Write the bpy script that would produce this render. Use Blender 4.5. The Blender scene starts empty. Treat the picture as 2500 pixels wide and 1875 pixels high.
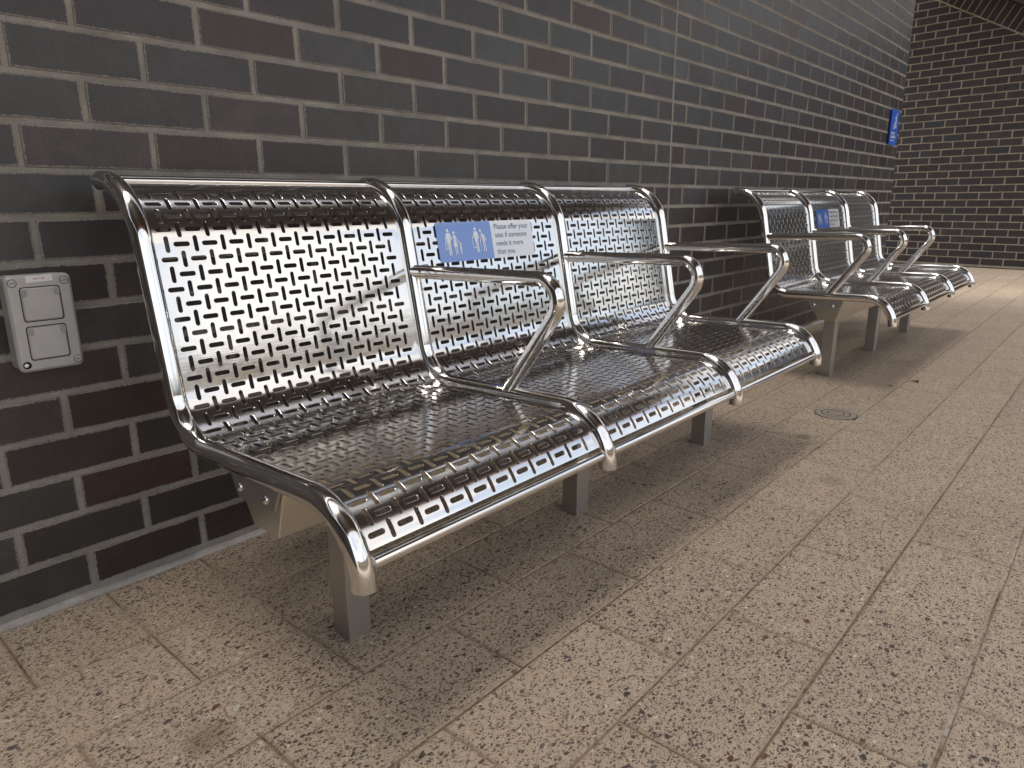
import bpy, math, random
from mathutils import Vector, Matrix
import numpy as np

random.seed(7)
rnd = random.Random(11)
scn = bpy.context.scene
COL = scn.collection

# ------------------------------------------------------------------ camera
YAW, PITCH, ROLL = 0.72410, -0.25362, -0.00706
CAM = Vector((-0.5385, -1.5736, 0.8094))
FPX = 1708.92 / 2500.0
fwd = Vector((math.cos(PITCH) * math.cos(YAW), math.cos(PITCH) * math.sin(YAW), math.sin(PITCH)))
rgt = fwd.cross(Vector((0, 0, 1))).normalized()
upv = rgt.cross(fwd)
R2 = rgt * math.cos(ROLL) + upv * math.sin(ROLL)
U2 = -rgt * math.sin(ROLL) + upv * math.cos(ROLL)
cam_d = bpy.data.cameras.new('camera')
cam = bpy.data.objects.new('camera', cam_d)
COL.objects.link(cam)
cam.matrix_world = Matrix(((R2.x, U2.x, -fwd.x, CAM.x), (R2.y, U2.y, -fwd.y, CAM.y), (R2.z, U2.z, -fwd.z, CAM.z), (0, 0, 0, 1)))
cam_d.sensor_width = 36.0
cam_d.lens = 36.0 * FPX
cam_d.clip_start = 0.02
cam_d.clip_end = 900
scn.camera = cam

# ------------------------------------------------------------------ light
SUN_DIR = Vector((-0.20, -0.03, 1.0)).normalized()      # towards the sun
sun_el = math.asin(SUN_DIR.z)
sun_az = math.atan2(SUN_DIR.x, SUN_DIR.y)
world = bpy.data.worlds.new('World')
scn.world = world
world.use_nodes = True
wn = world.node_tree.nodes
wl = world.node_tree.links
sky = wn.new('ShaderNodeTexSky')
sky.sky_type = 'NISHITA'
sky.sun_disc = False
sky.sun_elevation = sun_el
sky.sun_rotation = sun_az
sky.altitude = 50
sky.air_density = 1.0
sky.dust_density = 3.0
sky.ozone_density = 1.0
bg = wn['Background']
hs = wn.new('ShaderNodeHueSaturation')      # thin high cloud: the same sky, paler
hs.inputs['Saturation'].default_value = 0.6
wl.new(sky.outputs[0], hs.inputs['Color'])
wtc = wn.new('ShaderNodeTexCoord')
wmp = wn.new('ShaderNodeMapping'); wmp.inputs['Scale'].default_value = (1, 1, 2.2); wmp.inputs['Location'].default_value = (.3, 1.7, .2)
wl.new(wtc.outputs['Generated'], wmp.inputs[0])
wns = wn.new('ShaderNodeTexNoise'); wns.inputs['Scale'].default_value = 2.6; wns.inputs['Detail'].default_value = 6; wns.inputs['Roughness'].default_value = .55
wl.new(wmp.outputs[0], wns.inputs['Vector'])
wmr = wn.new('ShaderNodeMapRange'); wmr.interpolation_type = 'SMOOTHSTEP'
wmr.inputs[1].default_value = .40; wmr.inputs[2].default_value = .62
wl.new(wns.outputs[0], wmr.inputs[0])
wds = wn.new('ShaderNodeHueSaturation'); wds.inputs['Saturation'].default_value = 0.0
wl.new(sky.outputs[0], wds.inputs['Color'])
wcl = wn.new('ShaderNodeMix'); wcl.data_type = 'RGBA'; wcl.blend_type = 'MULTIPLY'; wcl.inputs[0].default_value = 1
wcl.inputs[7].default_value = (1.27, 1.21, 1.14, 1)                # clouds, a little warmer and brighter than the blue
wl.new(wds.outputs[0], wcl.inputs[6])
wmx = wn.new('ShaderNodeMix'); wmx.data_type = 'RGBA'
wl.new(wmr.outputs[0], wmx.inputs[0]); wl.new(hs.outputs[0], wmx.inputs[6]); wl.new(wcl.outputs[2], wmx.inputs[7])
wl.new(wmx.outputs[2], bg.inputs[0])
bg.inputs[1].default_value = 0.15
sd = bpy.data.lights.new('sun', 'SUN')
sd.energy = 1.75
sd.angle = math.radians(24)
sd.color = (1.0, 0.92, 0.83)
so = bpy.data.objects.new('sun', sd)
COL.objects.link(so)
so.rotation_euler = SUN_DIR.to_track_quat('Z', 'Y').to_euler()
scn.view_settings.view_transform = 'Standard'
scn.view_settings.look = 'None'
scn.view_settings.exposure = 1.08
scn.view_settings.gamma = 1.0
scn.view_settings.use_curve_mapping = False
scn.render.engine = 'CYCLES'
scn.cycles.max_bounces = 10
scn.cycles.glossy_bounces = 6
scn.cycles.diffuse_bounces = 5
scn.cycles.sample_clamp_indirect = 6.0

# ------------------------------------------------------------------ material helpers
def mat(name):
    m = bpy.data.materials.new(name)
    m.use_nodes = True
    nt = m.node_tree
    return m, nt, nt.nodes['Principled BSDF']

class NB:
    """small node-building helper"""
    def __init__(s, nt): s.nt = nt
    def n(s, t, **kw):
        nd = s.nt.nodes.new(t)
        for k, v in kw.items(): setattr(nd, k, v)
        return nd
    def l(s, a, b): s.nt.links.new(a, b)
    def val(s, x, sock):
        if isinstance(x, (int, float)): sock.default_value = x
        elif isinstance(x, tuple): sock.default_value = x if len(x) != 3 or sock.type == 'VECTOR' else (*x, 1)
        else: s.l(x, sock)
    def math(s, op, a, b=0.0, c=None, clamp=False):
        nd = s.n('ShaderNodeMath', operation=op); nd.use_clamp = clamp
        s.val(a, nd.inputs[0]); s.val(b, nd.inputs[1])
        if c is not None: s.val(c, nd.inputs[2])
        return nd.outputs[0]
    def mix(s, f, a, b, mode='MIX'):
        nd = s.n('ShaderNodeMix', data_type='RGBA', blend_type=mode)
        s.val(f, nd.inputs[0]); s.val(a, nd.inputs[6]); s.val(b, nd.inputs[7])
        return nd.outputs[2]
    def noise(s, vec, scale, detail=3, rough=0.55, dim='3D'):
        nd = s.n('ShaderNodeTexNoise'); nd.noise_dimensions = dim
        if vec is not None: s.l(vec, nd.inputs['Vector'])
        nd.inputs['Scale'].default_value = scale; nd.inputs['Detail'].default_value = detail; nd.inputs['Roughness'].default_value = rough
        return nd.outputs[0]
    def ramp(s, x, stops, interp='LINEAR'):
        nd = s.n('ShaderNodeValToRGB'); cr = nd.color_ramp; cr.interpolation = interp
        while len(cr.elements) < len(stops): cr.elements.new(0.5)
        for e, (p, c) in zip(cr.elements, stops):
            e.position = p; e.color = (*c, 1) if len(c) == 3 else c
        s.l(x, nd.inputs[0]); return nd.outputs[0]
    def step(s, x, lo, hi):
        nd = s.n('ShaderNodeMapRange', interpolation_type='SMOOTHSTEP')
        s.val(x, nd.inputs[0]); s.val(lo, nd.inputs[1]); s.val(hi, nd.inputs[2])
        return nd.outputs[0]
    def bump(s, h, strength, dist, prev=None):
        nd = s.n('ShaderNodeBump'); nd.inputs['Strength'].default_value = strength; nd.inputs['Distance'].default_value = dist
        s.l(h, nd.inputs['Height'])
        if prev is not None: s.l(prev, nd.inputs['Normal'])
        return nd.outputs[0]

def steel(name, col, rough, rvar, wave=0.0, smear=0.25, scratch=True):
    m, nt, p = mat(name); b = NB(nt)
    tc = b.n('ShaderNodeTexCoord').outputs['Object']
    p.inputs['Metallic'].default_value = 1.0
    n1 = b.noise(tc, 9, 4, .6)
    n2 = b.noise(tc, 60, 3, .6)
    c = b.mix(b.math('MULTIPLY', b.step(n1, .45, .75), smear), col, tuple(x * .72 for x in col))
    b.l(c, p.inputs['Base Color'])
    r = b.math('MULTIPLY_ADD', n1, rvar, rough - rvar * .5)
    r = b.math('MULTIPLY_ADD', b.math('SUBTRACT', n2, .5), rvar * .6, r)
    b.l(r, p.inputs['Roughness'])
    prev = None
    if wave:
        prev = b.bump(b.noise(tc, 14, 2, .5), wave, .004)
    if scratch:
        mp = b.n('ShaderNodeMapping'); mp.inputs['Scale'].default_value = (12, 260, 260)
        b.l(tc, mp.inputs[0])
        prev = b.bump(b.noise(mp.outputs[0], 1.0, 3, .6), .05, .001, prev)
    if prev: b.l(prev, p.inputs['Normal'])
    return m

M_TUBE = steel('polished_steel_tube', (.76, .74, .71), .08, .08, wave=.05, smear=.2, scratch=False)
M_SHEET = steel('polished_steel_sheet', (.70, .69, .675), .13, .16, wave=.12, smear=.35)
M_SATIN = steel('satin_steel', (.50, .49, .475), .46, .14, wave=.05)
M_BEAM = steel('beam_steel', (.86, .81, .70), .3, .1, wave=.06)
M_BOLT = steel('bolt_steel', (.8, .8, .8), .12, .03, scratch=False)

def plain(name, col, rough=.6, var=.12, scale=8, bump=0.0, bscale=80, spec=.5, metallic=0, coat=0):
    m, nt, p = mat(name); b = NB(nt)
    tc = b.n('ShaderNodeTexCoord').outputs['Object']
    n1 = b.noise(tc, scale, 4, .6)
    c = b.mix(n1, tuple(x * (1 - var) for x in col), tuple(min(1, x * (1 + var)) for x in col))
    b.l(c, p.inputs['Base Color'])
    p.inputs['Roughness'].default_value = rough
    p.inputs['Specular IOR Level'].default_value = spec
    p.inputs['Metallic'].default_value = metallic
    p.inputs['Coat Weight'].default_value = coat
    p.inputs['Coat Roughness'].default_value = .12
    if coat >= 1: p.inputs['Coat IOR'].default_value = 2.0
    if bump: b.l(b.bump(b.noise(tc, bscale, 4, .6), bump, .002), p.inputs['Normal'])
    return m

def brick_material(name, stuff, palette, rough, mortar=(.30, .28, .245)):
    m, nt, p = mat(name); b = NB(nt)
    pos = b.n('ShaderNodeNewGeometry').outputs['Position']
    if stuff:
        r = b.n('ShaderNodeAttribute'); r.attribute_name = 'tint'; r = r.outputs['Fac']
    else:
        r = b.n('ShaderNodeObjectInfo').outputs['Random']
    base = b.ramp(r, palette)
    mott = b.noise(pos, 14, 5, .65)
    fine = b.noise(pos, 260, 4, .7)
    c = b.mix(b.step(mott, .3, .72), base, b.mix(.5, base, (.075, .078, .08), 'ADD') if False else b.mix(1.0, base, (1.7, 1.68, 1.66), 'MULTIPLY'))
    c = b.mix(b.math('MULTIPLY', b.step(fine, .40, .60), .6), c, b.mix(1.0, c, (.45, .45, .45), 'MULTIPLY'))
    # rare pale efflorescence flecks
    fl = b.noise(pos, 38, 5, .75)
    c = b.mix(b.math('MULTIPLY', b.step(fl, .66, .78), .4), c, (.20, .19, .18))
    # mortar smeared over the arrises, from the edge-distance attribute
    at = b.n('ShaderNodeAttribute'); at.attribute_name = 'edge'
    e = b.math('ADD', at.outputs['Fac'], b.math('MULTIPLY', b.math('SUBTRACT', b.noise(pos, 150, 5, .8), .5), 1.7))
    sm = b.step(e, .74, .96)
    c = b.mix(b.math('MULTIPLY', sm, .8), c, mortar)
    b.l(c, p.inputs['Base Color'])
    rr = b.math('MULTIPLY_ADD', fine, .22, rough - .11)
    rr = b.math('ADD', rr, b.math('MULTIPLY', sm, .3))
    b.l(rr, p.inputs['Roughness'])
    p.inputs['Specular IOR Level'].default_value = .72 if rough < .5 else .35
    bm = b.bump(fine, .30, .001)
    bm = b.bump(b.noise(pos, 45, 4, .6), .22, .003, bm)
    b.l(b.bump(b.noise(pos, 11, 2, .5), .35, .006, bm), p.inputs['Normal'])
    return m

PAL_MAIN = [(0, (0.0206, 0.0118, 0.0137)), (.12, (0.0232, 0.0199, 0.0214)), (.25, (0.0318, 0.0325, 0.0332)), (.38, (0.0189, 0.0145, 0.0156)), (.5, (0.0394, 0.0407, 0.0409)),
            (.62, (0.0240, 0.0163, 0.0186)), (.74, (0.0378, 0.0262, 0.0293)), (.86, (0.0258, 0.0271, 0.0293)), (.95, (0.0326, 0.0127, 0.0088)), (1, (0.0180, 0.0145, 0.0156))]
PAL_FAR = [(0, (.012, .008, .008)), (.3, (.014, .012, .013)), (.55, (.020, .013, .012)), (.8, (.012, .012, .015)), (1, (.023, .017, .016))]
MB_A = brick_material('clinker_brick', False, PAL_MAIN, .43)
MB_AS = brick_material('clinker_brick_mass', True, PAL_MAIN, .43)
MB_B = brick_material('dark_brick', False, PAL_FAR, .55, (.26, .23, .18))
MB_BS = brick_material('dark_brick_mass', True, PAL_FAR, .55, (.26, .23, .18))

def mortar_material(name, col):
    m, nt, p = mat(name); b = NB(nt)
    pos = b.n('ShaderNodeNewGeometry').outputs['Position']
    n1 = b.noise(pos, 7, 5, .7); n2 = b.noise(pos, 320, 4, .8)
    c = b.mix(b.step(n1, .3, .7), tuple(x * .72 for x in col), tuple(x * 1.15 for x in col))
    c = b.mix(b.math('MULTIPLY', b.step(n2, .45, .65), .5), c, tuple(x * .45 for x in col))
    b.l(c, p.inputs['Base Color']); p.inputs['Roughness'].default_value = .9
    b.l(b.bump(b.noise(pos, 130, 5, .75), .8, .003), p.inputs['Normal'])
    return m
M_MORTAR = mortar_material('grey_mortar', (.35, .33, .30))
M_MORTAR_B = mortar_material('buff_mortar', (.30, .26, .20))
M_SEAL = mortar_material('white_sealant', (.42, .40, .37))

def paver_material(name, per_object):
    m, nt, p = mat(name); b = NB(nt)
    pos = b.n('ShaderNodeNewGeometry').outputs['Position']
    if per_object:
        r = b.n('ShaderNodeObjectInfo').outputs['Random']
    else:
        at = b.n('ShaderNodeAttribute'); at.attribute_name = 'tint'; r = at.outputs['Fac']
    off = b.n('ShaderNodeCombineXYZ')
    b.l(b.math('MULTIPLY', r, 37.0), off.inputs[0]); b.l(b.math('MULTIPLY', r, 91.0), off.inputs[1])
    va = b.n('ShaderNodeVectorMath', operation='ADD'); b.l(pos, va.inputs[0]); b.l(off.outputs[0], va.inputs[1])
    P = va.outputs[0]
    # distort so that stones are uneven and angular
    dn = b.n('ShaderNodeTexNoise'); b.l(P, dn.inputs['Vector']); dn.inputs['Scale'].default_value = 95; dn.inputs['Detail'].default_value = 2
    dv = b.n('ShaderNodeVectorMath', operation='SUBTRACT'); b.l(dn.outputs[1], dv.inputs[0]); dv.inputs[1].default_value = (.5, .5, .5)
    ds = b.n('ShaderNodeVectorMath', operation='SCALE'); b.l(dv.outputs[0], ds.inputs[0]); ds.inputs['Scale'].default_value = .0075
    dd = b.n('ShaderNodeVectorMath', operation='ADD'); b.l(P, dd.inputs[0]); b.l(ds.outputs[0], dd.inputs[1])
    P2 = dd.outputs[0]
    sand = b.noise(P, 700, 3, .8); cloud = b.noise(pos, 2.3, 4, .6); med = b.noise(P, 30, 4, .65)
    matrix = b.mix(b.step(sand, .32, .68), (.31, .252, .190), (.53, .44, .335))
    matrix = b.mix(b.math('MULTIPLY', b.step(med, .4, .7), .3), matrix, (.37, .32, .255))
    col = matrix
    hgt = sand
    huge = [(0, (.045, .024, .024)), (.3, (.030, .028, .032)), (.5, (.085, .036, .026)), (.64, (.042, .038, .042)), (.8, (.11, .085, .07)), (.95, (.5, .44, .35))]
    rshift = b.math('MULTIPLY', b.math('SUBTRACT', b.math('FRACT', b.math('MULTIPLY', r, 7.3)), .5), .16)
    def layer(col, scale, rot, thr, rad, palette, keep):
        mp = b.n('ShaderNodeMapping'); mp.inputs['Rotation'].default_value = (0, 0, rot); mp.inputs['Scale'].default_value = (1.0, 1.45, 1.0)
        mp.inputs['Location'].default_value = (rot, rot * 3, rot * 7)
        b.l(P2, mp.inputs[0])
        vo = b.n('ShaderNodeTexVoronoi'); vo.feature = 'F1'; b.l(mp.outputs[0], vo.inputs['Vector']); vo.inputs['Scale'].default_value = scale
        sep = b.n('ShaderNodeSeparateColor'); b.l(vo.outputs['Color'], sep.inputs[0])
        present = b.math('GREATER_THAN', b.math('ADD', sep.outputs[0], rshift), thr)
        radius = b.math('MULTIPLY_ADD', sep.outputs[1], rad * .8, rad * .45)
        edge = b.math('SUBTRACT', radius, vo.outputs['Distance'])
        mask = b.math('MULTIPLY', b.step(edge, 0.0, .06), present)
        pc = b.ramp(sep.outputs[2], palette, 'CONSTANT')
        return b.mix(b.math('MULTIPLY', mask, keep), col, pc), mask
    small = [(0, (.10, .072, .055)), (.25, (.16, .12, .09)), (.45, (.24, .19, .14)), (.6, (.075, .055, .045)), (.75, (.50, .42, .33)), (.88, (.13, .11, .10))]
    mid = [(0, (.042, .025, .023)), (.18, (.10, .066, .05)), (.36, (.15, .11, .082)), (.5, (.045, .041, .042)), (.66, (.085, .075, .07)), (.8, (.20, .155, .115)), (.9, (.065, .036, .028))]
    big = [(0, (.055, .030, .030)), (.2, (.038, .034, .038)), (.36, (.10, .048, .036)), (.5, (.13, .11, .10)), (.62, (.055, .05, .055)), (.74, (.17, .12, .085)), (.86, (.09, .075, .075)), (.96, (.55, .48, .38))]
    col, m1 = layer(col, 300, .4, .15, .50, small, .75)
    col, m2 = layer(col, 162, 1.3, .22, .44, mid, .9)
    col, m4 = layer(col, 100, 2.2, .50, .40, big, .94)
    col, m3 = layer(col, 52, 3.4, .87, .35, huge, .95)
    # broad tone, per-paver tone, walked-in grime and a few stains
    col = b.mix(b.math('MULTIPLY', b.step(cloud, .35, .7), .22), col, b.mix(1.0, col, (.78, .76, .75), 'MULTIPLY'))
    tone = b.math('MULTIPLY_ADD', r, .09, .955)
    tc = b.n('ShaderNodeCombineColor'); b.l(tone, tc.inputs[0]); b.l(b.math('MULTIPLY', tone, .985), tc.inputs[1]); b.l(b.math('MULTIPLY_ADD', r, .07, .945), tc.inputs[2])
    col = b.mix(1.0, col, tc.outputs[0], 'MULTIPLY')
    for (sx, sy, sr, sc, amt) in [(-.165, -.60, .050, (.13, .09, .055), .55), (3.03, -.89, .03, (.05, .03, .02), .7), (1.906, -.788, .035, (.12, .09, .075), .6), (-.05, -.63, .03, (.5, .44, .36), .25), (1.55, -1.0, .05, (.11, .08, .06), .4)]:
        dvn = b.n('ShaderNodeVectorMath', operation='DISTANCE'); b.l(pos, dvn.inputs[0]); dvn.inputs[1].default_value = (sx, sy, 0)
        f = b.math('DIVIDE', dvn.outputs['Value'], sr)
        f = b.math('ADD', f, b.math('MULTIPLY', b.math('SUBTRACT', b.noise(pos, 60, 4, .8), .5), 2.2))
        f = b.math('MULTIPLY', b.math('SUBTRACT', 1.0, b.step(f, .3, 1.1)), amt)
        col = b.mix(f, col, sc)
    gv = b.n('ShaderNodeTexVoronoi'); gv.feature = 'F1'; b.l(pos, gv.inputs['Vector']); gv.inputs['Scale'].default_value = 2.6
    gs = b.n('ShaderNodeSeparateColor'); b.l(gv.outputs['Color'], gs.inputs[0])
    gd = b.math('ADD', gv.outputs['Distance'], b.math('MULTIPLY', b.math('SUBTRACT', b.noise(pos, 55, 3, .7), .5), .05))
    gm = b.math('MULTIPLY', b.math('SUBTRACT', 1.0, b.step(gd, .03, .055)), b.math('GREATER_THAN', gs.outputs[0], .55))
    col = b.mix(b.math('MULTIPLY', gm, .5), col, (.11, .092, .078))
    wear = b.noise(pos, .9, 3, .6)
    col = b.mix(b.math('MULTIPLY', b.step(wear, .45, .62), .09), col, (.30, .215, .14))
    # sandy wear along the arrises
    at2 = b.n('ShaderNodeAttribute'); at2.attribute_name = 'edge'
    e = b.math('ADD', at2.outputs['Fac'], b.math('MULTIPLY', b.math('SUBTRACT', b.noise(pos, 90, 4, .7), .5), .8))
    col = b.mix(b.math('MULTIPLY', b.step(e, .72, 1.05), .45), col, (.27, .20, .14))
    b.l(col, p.inputs['Base Color'])
    rr = b.math('MULTIPLY_ADD', b.math('ADD', m2, m3), -.16, .66)
    b.l(rr, p.inputs['Roughness'])
    p.inputs['Specular IOR Level'].default_value = .35
    bb = b.bump(b.math('ADD', b.math('MULTIPLY', sand, .5), b.math('MULTIPLY', med, .6)), .35, .0015)
    b.l(bb, p.inputs['Normal'])
    return m
MP_A = paver_material('exposed_aggregate_paver', True)
MP_S = paver_material('exposed_aggregate_paver_mass', False)

# ------------------------------------------------------------------ mesh helpers
class MB:
    def __init__(s): s.v = []; s.f = []; s.smooth = []; s.mi = []
    def add(s, vs, fs, smooth=False, mi=0):
        o = len(s.v); s.v += [tuple(x) for x in vs]
        for f in fs: s.f.append(tuple(i + o for i in f)); s.smooth.append(smooth); s.mi.append(mi)
    def box(s, x0, x1, y0, y1, z0, z1, mi=0):
        s.add([(x0, y0, z0), (x1, y0, z0), (x1, y1, z0), (x0, y1, z0), (x0, y0, z1), (x1, y0, z1), (x1, y1, z1), (x0, y1, z1)],
              [(0, 3, 2, 1), (4, 5, 6, 7), (0, 1, 5, 4), (1, 2, 6, 5), (2, 3, 7, 6), (3, 0, 4, 7)], mi=mi)
    def tube(s, path, r, n=20, cap=True, dome=0.0):
        path = [Vector(p) for p in path]
        T = []
        for i in range(len(path)):
            a = path[max(0, i - 1)]; c = path[min(len(path) - 1, i + 1)]
            T.append((c - a).normalized())
        ref = Vector((1, 0, 0)) if abs(T[0].x) < .9 else Vector((0, 0, 1))
        u = (ref - T[0] * ref.dot(T[0])).normalized()
        rings = []
        rr = [r] * len(path)
        for i, p in enumerate(path):
            u = (u - T[i] * u.dot(T[i])).normalized(); w = T[i].cross(u)
            rings.append([p + (u * math.cos(2 * math.pi * k / n) + w * math.sin(2 * math.pi * k / n)) * rr[i] for k in range(n)])
        vs = [v for R in rings for v in R]; fs = []
        for i in range(len(rings) - 1):
            for k in range(n):
                a = i * n + k; b_ = i * n + (k + 1) % n
                fs.append((a, b_, b_ + n, a + n))
        s.add(vs, fs, True)
        if cap:
            s.add(rings[0], [tuple(reversed(range(n)))]); s.add(rings[-1], [tuple(range(n))])
    def prism(s, poly, axis, a, b_, bevel=0.0, mi=0):
        """poly: 2D points; axis 'x': (y,z) extruded along x; 'y': (x,z) extruded along y; front face at a (with bevel)"""
        def P(t, d):
            return (d, t[0], t[1]) if axis == 'x' else ((t[0], d, t[1]) if axis == 'y' else (t[0], t[1], d))
        n = len(poly)
        cx = sum(p[0] for p in poly) / n; cy = sum(p[1] for p in poly) / n
        rings = []
        if bevel:
            ins = []
            for i in range(n):
                p0 = Vector(poly[i - 1]); p1 = Vector(poly[i]); p2 = Vector(poly[(i + 1) % n])
                d = ((p0 - p1).normalized() + (p2 - p1).normalized())
                t = Vector((cx, cy)) - p1
                if d.length < 1e-4: d = t
                d = d.normalized()
                if d.dot(t) < 0: d = -d
                ins.append((p1.x + d.x * bevel * 1.2, p1.y + d.y * bevel * 1.2))
            sg = 1 if b_ > a else -1
            rings = [[P(t, a) for t in ins], [P(t, a + sg * bevel) for t in poly], [P(t, b_) for t in poly]]
        else:
            rings = [[P(t, a) for t in poly], [P(t, b_) for t in poly]]
        vs = [v for R in rings for v in R]; fs = [tuple(range(n))]
        for i in range(len(rings) - 1):
            for k in range(n):
                fs.append((i * n + k, i * n + (k + 1) % n, (i + 1) * n + (k + 1) % n, (i + 1) * n + k))
        fs.append(tuple(reversed(range((len(rings) - 1) * n, len(rings) * n))))
        s.add(vs, fs, mi=mi)
    def mesh(s, name, mats):
        me = bpy.data.meshes.new(name)
        me.from_pydata(s.v, [], s.f)
        me.polygons.foreach_set('use_smooth', s.smooth)
        me.polygons.foreach_set('material_index', s.mi)
        for m in (mats if isinstance(mats, (list, tuple)) else [mats]): me.materials.append(m)
        me.update()
        return me
    def build(s, name, mats, parent=None, fix=True):
        me = s.mesh(name, mats)
        if fix:
            import bmesh
            bm = bmesh.new(); bm.from_mesh(me); bmesh.ops.recalc_face_normals(bm, faces=bm.faces); bm.to_mesh(me); bm.free()
        return link(name, me, parent)

def link(name, me, parent=None, loc=None):
    o = bpy.data.objects.new(name, me)
    COL.objects.link(o)
    if parent is not None: o.parent = parent
    if loc is not None: o.location = loc
    return o

def tag(o, label=None, cat=None, group=None, kind=None):
    if label: o['label'] = label
    if cat: o['category'] = cat
    if group: o['group'] = group
    if kind: o['kind'] = kind
    return o

def empty(name, loc=(0, 0, 0), rz=0):
    o = bpy.data.objects.new(name, None); COL.objects.link(o)
    o.location = loc; o.rotation_euler = (0, 0, rz); o.empty_display_size = .1
    return o

def rrect(x0, x1, z0, z1, r, n=5):
    pts = []
    for cx, cz, a0 in [(x1 - r, z1 - r, 0), (x0 + r, z1 - r, 90), (x0 + r, z0 + r, 180), (x1 - r, z0 + r, 270)]:
        for k in range(n + 1):
            a = math.radians(a0 + 90 * k / n); pts.append((cx + r * math.cos(a), cz + r * math.sin(a)))
    return pts

def project(P):
    d = Vector(P) - CAM; c = d.dot(fwd)
    if c < .05: return None
    return (.5 + FPX * d.dot(R2) / c, .375 - FPX * d.dot(U2) / c, c)
def inframe(P, m=0.0):
    q = project(P)
    return q is not None and -m < q[0] < 1 + m and -m < q[1] < .75 + m
def screen_area(quad):
    q = [project(P) for P in quad]
    if any(t is None for t in q): return 0.0
    if not any(-.0 < t[0] < 1.0 and 0 < t[1] < .75 for t in q): return 0.0
    A = 0
    for i in range(len(q)):
        a = q[i]; c = q[(i + 1) % len(q)]; A += a[0] * c[1] - a[1] * c[0]
    return abs(A) / 2

# ================================================================== SETTING
# ---- ground sheet to the horizon (below the pavers)
g = MB(); g.add([(-400, -400, -.05), (400, -400, -.05), (400, 400, -.05), (-400, 400, -.05)], [(0, 1, 2, 3)])
M_GROUND = plain('open_ground', (.30, .27, .23), .9, .25, .3)
tag(g.build('ground', M_GROUND, fix=False), 'pale open ground beyond the paved platform', kind='structure')

# ---- pavement bed (joint filling) and pavers
def bed_material():
    m, nt, p = mat('joint_sand'); b = NB(nt)
    pos = b.n('ShaderNodeNewGeometry').outputs['Position']
    c = b.mix(b.step(b.noise(pos, 4, 4, .7), .35, .7), (.15, .112, .076), (.29, .225, .16))
    c = b.mix(b.step(b.noise(pos, 1.7, 3, .6), .56, .64), c, (.38, .35, .31))
    c = b.mix(b.math('MULTIPLY', b.step(b.noise(pos, 60, 3, .6), .5, .65), .7), c, (.05, .038, .03))
    b.l(c, p.inputs['Base Color']); p.inputs['Roughness'].default_value = .95
    b.l(b.bump(b.noise(pos, 300, 3, .7), .6, .002), p.inputs['Normal'])
    return m
PX0, PX1, PY0, PY1 = -4.06, 12.0, -4.4, 3.0
bed = MB(); bed.box(PX0, PX1, PY0, PY1, -.045, -.0032)
pavement = bed.build('pavement', bed_material())
tag(pavement, 'platform pavement of exposed aggregate pavers with sandy joints', kind='structure')

def slab_mesh(lx, ly, seed):
    """paver with worn, slightly uneven arrises; origin at its centre, top at z=0"""
    rr = random.Random(seed)
    hx, hy = lx / 2, ly / 2
    nx = max(2, int(lx / .066)); ny = 3
    out = []
    for k in range(nx): out.append((-hx + lx * k / nx, -hy))
    for k in range(ny): out.append((hx, -hy + ly * k / ny))
    for k in range(nx): out.append((hx - lx * k / nx, hy))
    for k in range(ny): out.append((-hx, hy - ly * k / ny))
    n = len(out)
    outer = [(x + rr.uniform(-.0007, .0007), y + rr.uniform(-.0007, .0007)) for x, y in out]
    def ins(p, d): return (p[0] * (1 - d / hx), p[1] * (1 - d / hy))
    mb = MB()
    r0 = [(x, y, -.012) for x, y in outer]
    r1 = [(x, y, -.0022) for x, y in outer]
    r2 = [(*ins(p, .0022 + rr.uniform(0, .0008)), 0) for p in outer]
    r3 = [(*ins(p, .018), 0) for p in outer]
    vs = r0 + r1 + r2 + r3; fs = []
    for i in range(3):
        for k in range(n):
            a = i * n + k; c = i * n + (k + 1) % n; fs.append((a, c, c + n, a + n))
    fs.append(tuple(range(3 * n, 4 * n)))
    mb.add(vs, fs)
    return mb, [1.0] * (3 * n) + [0.0] * n

def set_attr(me, name, vals):
    a = me.attributes.new(name, 'FLOAT', 'POINT'); a.data.foreach_set('value', [float(x) for x in vals])

JG = .0036
rows_y = []
y = -.054
rows_y.append((-.258, -.022)); edges = [-.258, -.46, -.66, -.862, -1.064, -1.266, -1.468]
yy = -.258
lst = [(-.258, -.018)]
for i in range(len(edges) - 1): lst.append((edges[i + 1], edges[i]))
yb = edges[-1]
while yb > PY1 * 0 - 4.3:
    lst.append((yb - .202, yb)); yb -= .202
pavers = []
XS = .1985
for ri, (ya, yb_) in enumerate(lst):
    ph = .29 if ri % 2 == 1 else .49
    ph -= .0 if ri else 0
    k0 = int((PX0 - ph) / (2 * XS)) - 1
    js = []
    x = ph + k0 * 2 * XS
    while x < PX1:
        if x > PX0: js.append(x)
        x += 2 * XS
    if ri == 0: js += [-.108]
    if ri == 1: js += [.092]
    if ri == 3: js += [2.10]
    js = sorted(set([PX0] + js + [PX1]))
    for a, c in zip(js[:-1], js[1:]):
        if c - a < .05: continue
        pavers.append((a, c, ya, yb_))
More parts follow.
